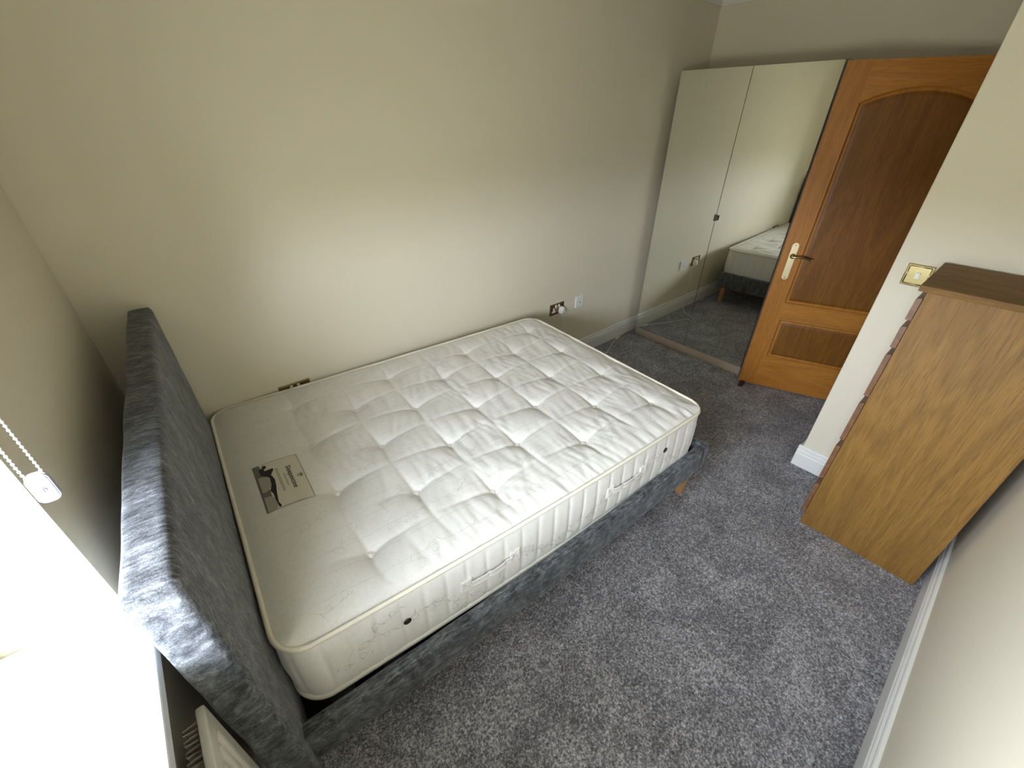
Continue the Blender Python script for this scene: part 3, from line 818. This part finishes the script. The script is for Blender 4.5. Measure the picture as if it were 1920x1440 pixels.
def lines(vals, a, b, step):
    L_ = set(np.round(np.arange(a, b, step), 4)) | {a, b}
    for v_ in vals:
        for o_ in (-0.004, 0, 0.004, 0.010, 0.015, 0.018, 0.026, 0.034, 0.038, -0.010, -0.015, -0.018, -0.026, -0.034, -0.038):
            if a < v_+o_ < b: L_.add(round(v_+o_, 4))
    L_ = sorted(L_); out = [L_[0]]
    for x in L_[1:]:
        if x-out[-1] > 0.0015: out.append(x)
    return np.array(out)
UX = lines((0.113, DW-0.113, 0.122, DW-0.122), 0.0, DW, 0.008)
ZZ = np.concatenate([lines((0.671, 0.258, 0.548), Z0, 1.76, 0.014), np.arange(1.764, 1.93, 0.003), np.arange(1.935, DH, 0.012), [DH]])
GU, GZ = np.meshgrid(UX, ZZ, indexing='ij')
DD = prof_d(pane_sdf(GU, GZ)); SD = pane_sdf(GU, GZ)
V = []; Fc = []; mi = []
nu_, nz_ = len(UX), len(ZZ)
for i in range(nu_):
    for j in range(nz_): V.append((float(UX[i]), float(DD[i, j]), float(ZZ[j])))
for i in range(nu_-1):
    for j in range(nz_-1):
        Fc.append((i*nz_+j, (i+1)*nz_+j, (i+1)*nz_+j+1, i*nz_+j+1))
        uc, zc = (UX[i]+UX[i+1])/2, (ZZ[j]+ZZ[j+1])/2
        s = (SD[i, j]+SD[i+1, j+1])/2
        rail = (0.113 < uc < DW-0.113) and s < 0
        mi.append(2 if s > 0.02 else (1 if rail else 0))
o0 = len(V); T = 0.040
bnd = [(i, 0) for i in range(nu_)]+[(nu_-1, j) for j in range(1, nz_)]+[(i, nz_-1) for i in range(nu_-2, -1, -1)]+[(0, j) for j in range(nz_-2, 0, -1)]
for i, j in bnd: V.append((float(UX[i]), T, float(ZZ[j])))
for k in range(len(bnd)):
    k2 = (k+1) % len(bnd); a = bnd[k]; b = bnd[k2]
    Fc.append((a[0]*nz_+a[1], o0+k, o0+k2, b[0]*nz_+b[1])); mi.append(0)
Fc.append(tuple(o0+k for k in range(len(bnd)))[::-1]); mi.append(0)
leaf = pyd('door_leaf', V, Fc, [M_DOOR_V, M_DOOR_H, M_DOOR_P], door, True, mi)
leaf.data.set_sharp_from_angle(angle=radians(50))
# long brass plate and lever
hd = bpy.data.objects.new('door_handle', None); C.objects.link(hd); hd.parent = door; hd.location = (0.060, 0, 0.985)
bm = bmesh.new(); pts = []
for k in range(13): a = pi*k/12; pts.append((0.0185*cos(a), 0.062+0.0185*sin(a)))
for k in range(13): a = pi+pi*k/12; pts.append((0.0185*cos(a), -0.140+0.0185*sin(a)))
prism(bm, pts, -0.0035, 0.0, 'y')
bmesh.ops.bevel(bm, geom=[e_ for e_ in bm.edges if len(e_.link_faces) == 2 and any(len(f.verts) > 8 for f in e_.link_faces)], offset=0.001, segments=2, affect='EDGES')
new('backplate', bm, M_BRASS_SATIN, hd, smooth=True, auto=30)
for zz in (0.066, -0.144):
    bm = bmesh.new(); cyl(bm, (0, -0.0042, zz), 0.0042, 0.002, 'y', 14); box(bm, -0.0035, 0.0035, -0.0056, -0.0050, zz-0.0005, zz+0.0005)
    new('screw', bm, M_BRASS_OLD, hd)
bm = bmesh.new(); cyl(bm, (0, -0.010, 0), 0.0145, 0.014, 'y', 24); cyl(bm, (0, -0.026, 0), 0.0095, 0.024, 'y', 20); ball(bm, (0, -0.040, 0), 0.0125)
P = catmull([(0, -0.042, 0), (0.020, -0.046, 0.001), (0.050, -0.045, 0.004), (0.080, -0.043, -0.001), (0.102, -0.042, -0.006), (0.112, -0.042, -0.001)], 6)
tube(P, [0.0085-0.0045*(i/len(P)) for i in range(len(P))], 12, bm=bm)
new('lever', bm, M_BRASS, hd, smooth=True)
for zz in (0.25, 1.0, 1.78):
    bm = bmesh.new(); cyl(bm, (DW+0.004, 0.0, zz), 0.006, 0.09, 'z', 14); box(bm, DW-0.002, DW+0.004, 0.0, 0.03, zz-0.045, zz+0.045)
    new('hinge', bm, M_BRASS, door)
# rubber wedge by the bottom corner of the door
bm = bmesh.new(); prism(bm, [(0, 0), (0.060, 0), (0.060, 0.006), (0.012, 0.026), (0, 0.026)], -0.016, 0.016, 'y')
bmesh.ops.bevel(bm, geom=bm.edges[:], offset=0.002, segments=2, affect='EDGES')
wd = new('door_stop', bm, M_WEDGE, smooth=True, auto=30)
wd.location = (3.437, -1.150, 0.0); wd.rotation_euler = (0, 0, DA+pi-0.3); 
tag(wd, 'small dark brown rubber door stop on the carpet under the oak door', 'door stop')

# ------------------------------------------------------------------ tall chest of six drawers
CX, CY, CD, CH, CWd = 2.3421, -1.9544, 0.4623, 1.2403, 0.4253
ch = thing('chest_of_drawers', 'narrow tall oak veneer chest of six drawers against the light switch wall', 'chest of drawers', (CX+CWd/2, CY-CD/2, 0))
yb = CY-CD+0.004
new('side_panel', L(B(CX, CX+0.020, yb, CY, 0, CH-0.022, bev=0.0008, seg=1), ch), M_OAK_SIDE, ch)
new('side_panel', L(B(CX+CWd-0.022, CX+CWd-0.002, yb, CY, 0, CH-0.022, bev=0.0008, seg=1), ch), M_OAK_SIDE, ch)
# top: slab mitred down its front and sides
bm = bmesh.new(); yf = CY+0.026
box(bm, CX-0.005, CX+CWd, yb, yf, CH-0.022, CH, bev=0.002)
new('top', L(bm, ch), M_OAK_TOP, ch)
bm = bmesh.new(); box(bm, CX+0.02, CX+CWd-0.022, yb, yb+0.006, 0.02, CH-0.022); box(bm, CX+0.02, CX+CWd-0.022, CY-0.06, CY-0.045, 0.0, 0.06)
new('back_panel', L(bm, ch), M_OAK_SIDE, ch)
gaps = [(0.072, 0.258), (0.300, 0.494), (0.532, 0.729), (0.767, 0.960), (0.993, 1.079), (1.109, 1.190)]
for z0, z1 in gaps[::-1]:
    bm = bmesh.new()     # front board with a finger bevel along its top, and the box behind
    prism(bm, [(CY+0.020, z0), (CY+0.020, z1-0.004), (CY+0.016, z1), (CY+0.002, z1+0.004), (CY+0.002, z0)], CX+0.0005, CX+CWd-0.0025, 'x')
    dr = new('drawer', L(bm, ch), M_OAK_FRONT, ch)
    bm = bmesh.new(); zt_ = z1-0.02
    box(bm, CX+0.030, CX+0.042, CY-0.40, CY+0.002, z0+0.012, zt_); box(bm, CX+CWd-0.044, CX+CWd-0.032, CY-0.40, CY+0.002, z0+0.012, zt_)
    box(bm, CX+0.042, CX+CWd-0.044, CY-0.40, CY-0.39, z0+0.012, zt_); box(bm, CX+0.042, CX+CWd-0.044, CY-0.39, CY+0.002, z0+0.012, z0+0.018)
    new('drawer_box', L(bm, ch), M_CARCASS, dr)
bm = bmesh.new()
for i in range(6):
    z1 = gaps[i][1]; z2 = gaps[i+1][0] if i < 5 else CH-0.022
    box(bm, CX+0.0201, CX+CWd-0.0221, CY-0.03, CY-0.012, z1-0.018, z2+0.006)
new('gap_shade_strips', L(bm, ch), M_DARK, ch)  # black strips behind the drawer gaps, their shade put in as colour

# ------------------------------------------------------------------ electrical fittings
def bevel_plate(x0, x1, z0, z1, t, b, mi=0, bm=None):
    bm = bm or bmesh.new()
    vs0 = [bm.verts.new(p) for p in ((x0, 0, z0), (x1, 0, z0), (x1, 0, z1), (x0, 0, z1))]
    vs1 = [bm.verts.new(p) for p in ((x0, -t*0.45, z0), (x1, -t*0.45, z0), (x1, -t*0.45, z1), (x0, -t*0.45, z1))]
    vs2 = [bm.verts.new(p) for p in ((x0+b, -t, z0+b), (x1-b, -t, z0+b), (x1-b, -t, z1-b), (x0+b, -t, z1-b))]
    for A, D in ((vs0, vs1), (vs1, vs2)):
        for i in range(4): bm.faces.new((A[i], A[(i+1) % 4], D[(i+1) % 4], D[i]))
    bm.faces.new(vs2); bm.faces.new(vs0[::-1]); return bm
def double_socket(loc_, label, w=0.150, h=0.090):
    o = thing('wall_socket', label, 'socket', loc_)
    new('face_plate', bevel_plate(-w/2, w/2, -h/2, h/2, 0.006, 0.003), M_BRASS_OLD, o)
    for s in (-1, 1):
        bm = bmesh.new()      # white insert, T of three shuttered slots
        cx_ = s*0.037
        box(bm, cx_-0.008, cx_+0.008, -0.0072, -0.0055, -0.012, 0.014, bev=0.0005)
        box(bm, cx_-0.020, cx_+0.020, -0.0072, -0.0055, -0.024, -0.010, bev=0.0005)
        new('socket_insert', bm, M_PLASTIC, o)
        bm = bmesh.new(); box(bm, cx_-s*0.020-0.0065, cx_-s*0.020+0.0065, -0.0105, -0.0055, 0.014, 0.036, bev=0.001)
        new('rocker_switch', bm, M_PLASTIC, o)
    for s in (-1, 1):
        bm = bmesh.new(); cyl(bm, (s*0.0595, -0.0065, 0), 0.003, 0.002, 'y', 12); new('screw', bm, M_BRASS, o)
    return o
double_socket((2.514, 0, 0.492), 'brass double socket with a white plug in it, on the wall past the mattress foot')
double_socket((0.607, 0, 0.545), 'brass double socket mostly hidden behind the mattress, near the headboard')
o = thing('aerial_outlet', 'white square aerial outlet plate right of the brass socket', 'outlet', (2.768, 0, 0.489))
new('face_plate', bevel_plate(-0.046, 0.046, -0.046, 0.046, 0.010, 0.0035), M_PLASTIC, o)
bm = bmesh.new(); cyl(bm, (0, -0.0105, -0.003), 0.0045, 0.003, 'y', 16); new('aerial_jack', bm, M_DARK, o)
# light switch on the wall end, faces -x
o = thing('light_switch', 'brass light switch with rope edge and white rocker above the chest of drawers', 'light switch', (PX, -1.866, 1.166), radians(-90))
hwv = 0.046
bm = bevel_plate(-hwv, hwv, -hwv, hwv, 0.004, 0.004); new('face_plate', bm, M_BRASS, o)
bm = bmesh.new()
for i in range(4):
    A = [(-1, -1), (1, -1), (1, 1), (-1, 1)][i]; D = [(1, -1), (1, 1), (-1, 1), (-1, -1)][i]
    n = 26
    for k in range(n):
        t = (k+0.5)/n; ball(bm, ((A[0]+(D[0]-A[0])*t)*(hwv-0.002), -0.0045, (A[1]+(D[1]-A[1])*t)*(hwv-0.002)), 0.0024, (1, 1, 1), 8, 5)
    tube([(A[0]*(hwv-0.0085), -0.0045, A[1]*(hwv-0.0085)), (D[0]*(hwv-0.0085), -0.0045, D[1]*(hwv-0.0085))], 0.0022, 8, bm=bm)
new('rope_border', bm, M_BRASS, o, smooth=True)
bm = B(-0.0075, 0.0075, -0.0095, -0.003, -0.0125, 0.0125, bev=0.001); new('rocker', bm, M_PLASTIC, o)
for s in (-1, 1):
    bm = bmesh.new(); cyl(bm, (s*0.029, -0.0045, 0), 0.0042, 0.0016, 'y', 14); box(bm, s*0.029-0.003, s*0.029+0.003, -0.0056, -0.0050, -0.0006, 0.0006)
    new('screw', bm, M_BRASS_OLD, o)
# plug with flex: right-hand outlet, flex to the floor, loop, inline connector, on behind the wardrobe
pg = thing('mains_plug', 'white plug and thin white flex from the brass socket trailing along the baseboard', 'plug', (2.551, -0.0075, 0.480))
bm = bmesh.new(); pts = [(-0.024, -0.022), (0.024, -0.022), (0.024, 0.010), (0.012, 0.026), (-0.012, 0.026), (-0.024, 0.010)]
A = [bm.verts.new((p[0], 0, p[1])) for p in pts]; D = [bm.verts.new((p[0], -0.020, p[1])) for p in pts]; E2 = [bm.verts.new((p[0]*0.66, -0.036, p[1]*0.72)) for p in pts]
for G, H in ((A, D), (D, E2)):
    for i in range(6): bm.faces.new((G[i], G[(i+1) % 6], H[(i+1) % 6], H[i]))
bm.faces.new(A[::-1]); bm.faces.new(E2); bmesh.ops.recalc_face_normals(bm, faces=bm.faces)
bmesh.ops.bevel(bm, geom=bm.edges[:], offset=0.002, segments=2, affect='EDGES')
new('plug_body', bm, M_PLASTIC, pg)
path = [(2.551, -0.020, 0.462), (2.556, -0.022, 0.42), (2.575, -0.026, 0.33), (2.590, -0.030, 0.22), (2.615, -0.035, 0.10), (2.64, -0.05, 0.02), (2.70, -0.11, 0.004), (2.745, -0.19, 0.004),
        (2.79, -0.26, 0.004), (2.84, -0.305, 0.004), (2.875, -0.29, 0.006), (2.85, -0.24, 0.008), (2.90, -0.20, 0.005), (2.97, -0.175, 0.004), (3.10, -0.125, 0.004), (3.20, -0.075, 0.004), (3.285, -0.050, 0.008)]
cb = lambda P: [Vector(p)-Vector(pg.location) for p in catmull(P, 7)]
new('flex', tube(cb(path), 0.0024, 8), M_PLASTIC, pg, smooth=True)
bm = tube([Vector(p)-Vector(pg.location) for p in ((3.280, -0.051, 0.010), (3.288, -0.049, 0.0105), (3.335, -0.040, 0.0105), (3.345, -0.038, 0.010))], [0.004, 0.009, 0.009, 0.004], 12)
new('inline_connector', bm, M_PLASTIC, pg, smooth=True)
new('flex', tube(cb([(3.34, -0.039, 0.009), (3.40, -0.030, 0.012), (3.46, -0.026, 0.020), (3.52, -0.030, 0.028), (3.62, -0.045, 0.01)]), 0.0024, 8), M_PLASTIC, pg, smooth=True)

bpy.context.view_layer.update()
